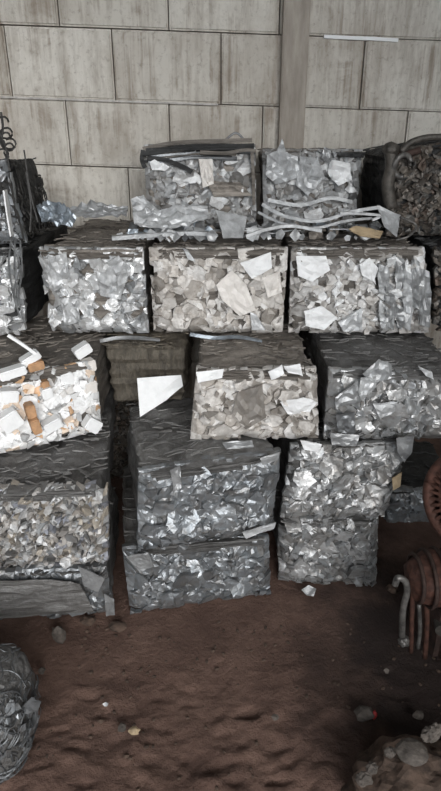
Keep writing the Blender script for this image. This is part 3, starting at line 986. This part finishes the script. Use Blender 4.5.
bit('stone', 59, 638, (.026, .02, .036), 'stone', 'pointed grey stone on the dirt near the lowest left bale', 'stone', 1)
bit('stone', 42, 672, (.012, .012, .012), 'stone', 'small round stone on the dirt beside the wire bale', 'stone', 2)
bit('metal_chip', 106, 705, (.010, .007, .004), 'sheet_grey', 'tiny bright chip on the open dirt at left', 'chip', 3, 's')
bit('metal_chip', 122, 729, (.014, .012, .010), 'stone', 'dull chip left of the pale chip on the dirt', 'chip', 4)
bit('metal_chip', 134, 732, (.018, .012, .010), 'tan', 'pale tan chip on the dirt toward the lower left', 'chip', 5)
bit('metal_chip', 309, 594, (.030, .020, .016), 'sheet_grey', 'pale crumpled chip below the lowest right bale', 'chip', 6, 's')
bit('metal_chip', 364, 716, (.032, .026, .022), 'stone', 'grey crushed can in the dark dirt at right', 'can', 7)
bit('plastic_scrap', 374, 717, (.008, .008, .016), 'red', 'red plastic scrap touching the grey crushed can', 'scrap', 8)
bit('metal_chip', 384, 753, (.010, .008, .018), 'stone', 'small pale chip in the dark dirt near the clay lump', 'chip', 9)
bit('metal_chip', 200, 676, (.012, .010, .008), 'tan', 'tiny tan chip on the open dirt to the right', 'chip', 10) if False else None
bit('metal_chip', 275, 718, (.012, .010, .008), 'stone', 'small grey chip in the middle of the open dirt', 'chip', 11)
bit('metal_chip', 418, 716, (.018, .014, .012), 'stone', 'grey chip in the dark dirt above the clay lump', 'chip', 12)
bit('metal_chip', 386, 672, (.009, .008, .006), 'stone', 'small bright chip in the dark dirt below the pipes', 'chip', 13, 's')
bit('metal_chip', 10, 762, (.008, .008, .02), 'sheet_light', 'white sliver on the dirt in front of the wire bale', 'chip', 14)
bit('clod', 88, 622, (.03, .02, .014), 'clay', 'reddish clod at the foot of the lowest left bale', 'clod', 15)
bit('clod', 118, 628, (.035, .022, .016), 'clay', 'reddish clod under the gap between the lowest bales', 'clod', 16)
bit('clod', 392, 590, (.024, .02, .018), 'clay', 'dark clod right of the lowest right bale', 'clod', 17)
bit('metal_chip', 395, 577, (.020, .016, .014), 'sheet_light', 'pale chip beside the hooked pipe', 'chip', 18, 's') if False else None

# ------------------------------------------------------------------ the shed
WY = 3.46
TILT = R(1.4)
# ground
bm = bmesh.new()
x0, x1, y0, y1 = -2.7, 2.7, -3.2, 3.8
xs = []
nx, ny = 200, 230
vs = []


def ground_z(x, y):
    p = Vector((x, y, 0))
    z = .030 * nz(p, 1.6, 1) + .022 * nz(p, 4.5, 2)
    rdg = 1 - abs(nz(Vector((x, y * 1.6 + .5 * x, 0)), 7, 3)) * 2
    z += .009 * rdg + .010 * nz(p, 14, 4) + .008 * nz(p, 34, 5)
    gv = nz(Vector((x * .8 + y, y * 1.9 - x * .6, 0)), 11, 8)
    z -= .012 * max(0, abs(gv) * 3 - 1.0)
    k = 1.0 if y < 1.3 else max(0.12, 1 - (y - 1.3) / .35)
    return z * k - .014


for j in range(ny + 1):
    row = []
    for i in range(nx + 1):
        ty = j / ny
        y = y0 + (y1 - y0) * ty
        # denser in the part in view
        if ty < .25:
            y = y0 + (0.6 - y0) * ty / .25
        elif ty < .85:
            y = .6 + (2.0 - .6) * (ty - .25) / .6
        else:
            y = 2.0 + (y1 - 2.0) * (ty - .85) / .15
        s = i / nx * 2 - 1
        x = 2.7 * (.42 * s + .58 * s ** 3)
        row.append(bm.verts.new((x, y, ground_z(x, y))))
    vs.append(row)
for j in range(ny):
    for i in range(nx):
        bm.faces.new((vs[j][i], vs[j][i + 1], vs[j + 1][i + 1], vs[j + 1][i]))
m = NT('red_brown_dirt')
a = m.noise(5, 6, 0.65); b = m.noise(45, 6, 0.7)
c1 = m.ramp(a, [(0.35, (.115, .066, .050, 1)), (0.65, (.195, .118, .090, 1))])
c2 = m.mix(m.ramp(b, [(0.45, (0, 0, 0)), (0.75, (.55,) * 3)]), c1, (.08, .046, .036, 1))
# deep shade on the right, painted into the dirt colour
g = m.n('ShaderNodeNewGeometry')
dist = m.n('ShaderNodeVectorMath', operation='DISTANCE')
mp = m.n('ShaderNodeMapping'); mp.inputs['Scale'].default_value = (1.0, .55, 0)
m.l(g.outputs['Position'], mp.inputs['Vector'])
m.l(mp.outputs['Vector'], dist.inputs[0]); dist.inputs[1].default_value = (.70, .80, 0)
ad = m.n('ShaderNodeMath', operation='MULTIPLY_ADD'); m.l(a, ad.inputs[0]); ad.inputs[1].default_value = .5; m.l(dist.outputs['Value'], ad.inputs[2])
shade_mask = m.ramp(ad.outputs[0], [(0.42, (.92,) * 3), (0.72, (0, 0, 0))])
c3 = m.mix(shade_mask, c2, (.022, .014, .012, 1))
m.bump(m.mix(.5, a, b), .8, .03)
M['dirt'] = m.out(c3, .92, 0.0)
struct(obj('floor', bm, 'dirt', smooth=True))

rng = random.Random(77)
bm = bmesh.new()
for i in range(300):
    y = rng.uniform(.75, 1.72); x = rng.uniform(-.55, .85)
    if x > .15 and y < 1.30:
        continue
    r = rng.uniform(.002, .007)
    mt = Matrix.Translation((x, y, ground_z(x, y) + r * .3)) @ Matrix.Rotation(rng.random() * 3, 4, 'Z') @ Matrix.Diagonal((r * 1.5, r, r * .8, 1))
    bmesh.ops.create_icosphere(bm, subdivisions=1, radius=1.0, matrix=mt)
o = obj('soil_crumbs', bm, 'clay'); o['kind'] = 'stuff'
tag(o, 'brown soil crumbs strewn over the dirt floor', 'soil')
bm = lump_bm((1.5, .45, .42), (.50, 1.0, .80), 5, .16, 5, 2.6)  # unseen heap beyond the right edge, added to shade the dirt
for v in bm.verts:
    v.co += (v.co - Vector((1.5, .45, .42))).normalized() * .05 * nz(v.co, 12, 3)
o = obj('shade_heap', bm, 'dirty', None, base_of(bm)); o['kind'] = 'stuff'
tag(o, 'unseen heap of oily scrap added to shade the right side', 'heap')

# concrete
m = NT('stained_concrete')
a = m.noise(3.0, 6, .65); b = m.noise(1.0, 6, .7, (13, 13, 2.6)); c = m.noise(34, 6, .75)
g = m.n('ShaderNodeNewGeometry')
slab = m.ramp(g.outputs['Random Per Island'], [(0, (.58, .545, .49, 1)), (1, (.70, .665, .605, 1))])
c1 = m.mix(m.ramp(b, [(0.46, (0, 0, 0)), (0.72, (.75,) * 3)]), slab, (.30, .26, .215, 1))
c2 = m.mix(m.ramp(a, [(0.48, (0, 0, 0)), (0.75, (.55,) * 3)]), c1, (.32, .27, .22, 1))
c3 = m.mix(m.ramp(c, [(0.54, (0, 0, 0)), (0.72, (.7,) * 3)]), c2, (.22, .185, .15, 1))
g2 = m.noise(1.0, 5, .7, (5, 5, 3.2), dist=.8)
st = m.noise(1.0, 5, .65, (34, 34, .9))
gm = m.n('ShaderNodeMath', operation='MULTIPLY'); m.l(g2, gm.inputs[0]); m.l(st, gm.inputs[1])
c3 = m.mix(m.ramp(gm.outputs[0], [(.25, (0, 0, 0)), (.38, (.75,) * 3)]), c3, (.24, .19, .145, 1))
m.bump(m.mix(.5, b, c), .6, .014)
M['concrete'] = m.out(c3, .9, 0.0)
m = NT('concrete_post')
a = m.noise(6, 6, .65, (3, 3, .6)); c = m.noise(60, 5, .7)
c1 = m.ramp(a, [(0.35, (.27, .235, .20, 1)), (0.65, (.42, .375, .325, 1))])
m.bump(c, .4, .01)
M['post'] = m.out(c1, .9, 0.0)
M['mortar'] = plain('dark_joint', (.18, .15, .12, 1), .9, 0, .2)
M['shed'] = plain('grey_render', (.22, .21, .19, 1), .9, 0, .1, 5)
M['tin'] = plain('roof_tin', (.20, .20, .20, 1), .6, .3, .1, 5)


def wall_pt(x, y):                    # the wall coordinates (along, up) of a pixel
    p = at(x, y, WY)
    return p.x, p.z


# slab rows: joints follow the pixels, slightly out of level
bm = bmesh.new()


def slab_px(xa, xb, yta, ytb, yba, ybb, gap=.004, dy=0.0):
    """a slab seen between pixel columns xa, xb; its top and bottom edges run yta..ytb and yba..ybb"""
    q = [at(xa, yta, WY), at(xb, ytb, WY), at(xb, ybb, WY), at(xa, yba, WY)]
    mx0, mx1 = (q[0].x + q[3].x) / 2, (q[1].x + q[2].x) / 2
    q[0].x = q[3].x = mx0 + gap * 1.2; q[1].x = q[2].x = mx1 - gap * 1.2
    q[0].z -= gap; q[1].z -= gap; q[2].z += gap; q[3].z += gap
    fr_ = [bm.verts.new(p + Vector((0, -.02 + dy, 0))) for p in q]
    bk = [bm.verts.new(p + Vector((0, .05, 0))) for p in q]
    fs = [bm.faces.new(fr_), bm.faces.new(bk[::-1])]
    for i in range(4):
        fs.append(bm.faces.new((fr_[i], bk[i], bk[(i + 1) % 4], fr_[(i + 1) % 4])))
    bmesh.ops.bevel(bm, geom=list({e for e in fs[0].edges}), offset=.009, segments=3, affect='EDGES')


def yrow(k, x):                        # height in the picture of horizontal joint k at column x
    return {0: (-46, .03), 1: (25, .036), 2: (97, .034), 3: (163, .036), 4: (226, .04), 5: (290, .04), 6: (352, .04), 7: (420, .04)}[k][0] + x * {0: .03, 1: .036, 2: .034, 3: .036}.get(k, .04)


rng = random.Random(3)
joints = {0: [-330, -160, 57, 168, 280, 480, 680], 1: [-330, -90, 9, 114, 221, 362, 500, 680], 2: [-330, -30, 69, 170, 262, 404, 520, 680], 3: [-330, -80, 27, 130, 250, 340, 470, 680],
          4: [-330, -100, 60, 200, 330, 480, 680], 5: [-330, -60, 120, 280, 460, 680], 6: [-330, -10, 160, 340, 500, 680]}
for k in range(7):
    js = joints[k]
    for xa, xb in zip(js, js[1:]):
        ya, yb = yrow(k, xa), yrow(k, xb)
        ya2, yb2 = yrow(k + 1, xa), yrow(k + 1, xb)
        slab_px(xa, xb, ya, yb, ya2, yb2, gap=.003, dy=rng.uniform(-.004, .004))
# rows above the frame
for k in range(4):
    js = [-330, -130, 60, 230, 420, 680]
    for xa, xb in zip(js, js[1:]):
        slab_px(xa, xb, yrow(0, xa) - 88 * (k + 1), yrow(0, xb) - 88 * (k + 1), yrow(0, xa) - 88 * k, yrow(0, xb) - 88 * k, gap=.003)
wall = struct(obj('wall_back', bm, 'concrete'))
bm = bmesh.new()
add_box(bm, Vector((0, WY + .055, 1.9)), (6.0, .06, 4.6))
jb = obj('wall_backing', bm, 'mortar', wall)
# the post between the slabs
bm = bmesh.new()
pa, pb = at(281, 60, WY - .08), at(307, 60, WY - .08)
add_box(bm, Vector(((pa.x + pb.x) / 2 + .004, WY - .05, 1.9)), (pb.x - pa.x, .09, 4.4), None, .008)
struct(obj('trim_1', bm, 'post'))
# pale mortar bead under a slab edge right of the post
bm = bmesh.new()
add_sweep(bm, [at(324, 36.4, WY - .024), at(350, 37.8, WY - .028), at(372, 38.6, WY - .027), at(398, 40.2, WY - .022)], [(-.006, -.009), (.006, -.008), (.006, .007), (-.006, .009)])
M['bead'] = plain('white_mortar', g3(.88), .8, 0, .02)
struct(obj('trim_2', bm, 'bead'))
bm = bmesh.new()
add_sweep(bm, [at(0, 97, WY - .025), at(110, 101, WY - .027), at(218, 104.5, WY - .025)], rect(.014, .008))
M['bead2'] = plain('pale_mortar', g3(.58, .06), .85, 0, .2)
struct(obj('trim_3', bm, 'bead2'))

for nm, c, s in (('wall_left', (-2.62, .2, 2.1), (.12, 6.8, 4.4)), ('wall_right', (2.62, .2, 2.1), (.12, 6.8, 4.4))):
    bm = bmesh.new(); add_box(bm, Vector(c), s); struct(obj(nm, bm, 'shed'))
bm = bmesh.new(); add_box(bm, Vector((0, .2, 4.3)), (5.4, 6.9, .08)); struct(obj('ceiling', bm, 'tin'))
# low wall added unseen behind the camera to shade lower bales and ground
bm = bmesh.new(); add_box(bm, Vector((0, -2.4, .5)), (5.1, .14, 1.1)); struct(obj('shade_wall', bm, 'shed'))

# ------------------------------------------------------------------ light
wd = bpy.data.worlds.new('sky'); SC.world = wd; wd.use_nodes = True
bg = wd.node_tree.nodes['Background']
bg.inputs['Color'].default_value = (.84, .92, 1.0, 1); bg.inputs['Strength'].default_value = 1.6
sl = bpy.data.lights.new('daylight', 'SUN'); sl.energy = 2.6; sl.angle = R(46); sl.color = (1.0, .98, .95)
so = bpy.data.objects.new('daylight', sl); COL.objects.link(so)
d = Vector((-.34, 1.0, -.42)).normalized()
so.rotation_euler = d.to_track_quat('-Z', 'Y').to_euler()
so.location = (-1, -3, 3)

SC.view_settings.view_transform = 'Standard'
SC.view_settings.look = 'None'
SC.view_settings.exposure = 0.75
SC.view_settings.gamma = 1.0
SC.view_settings.use_curve_mapping = False
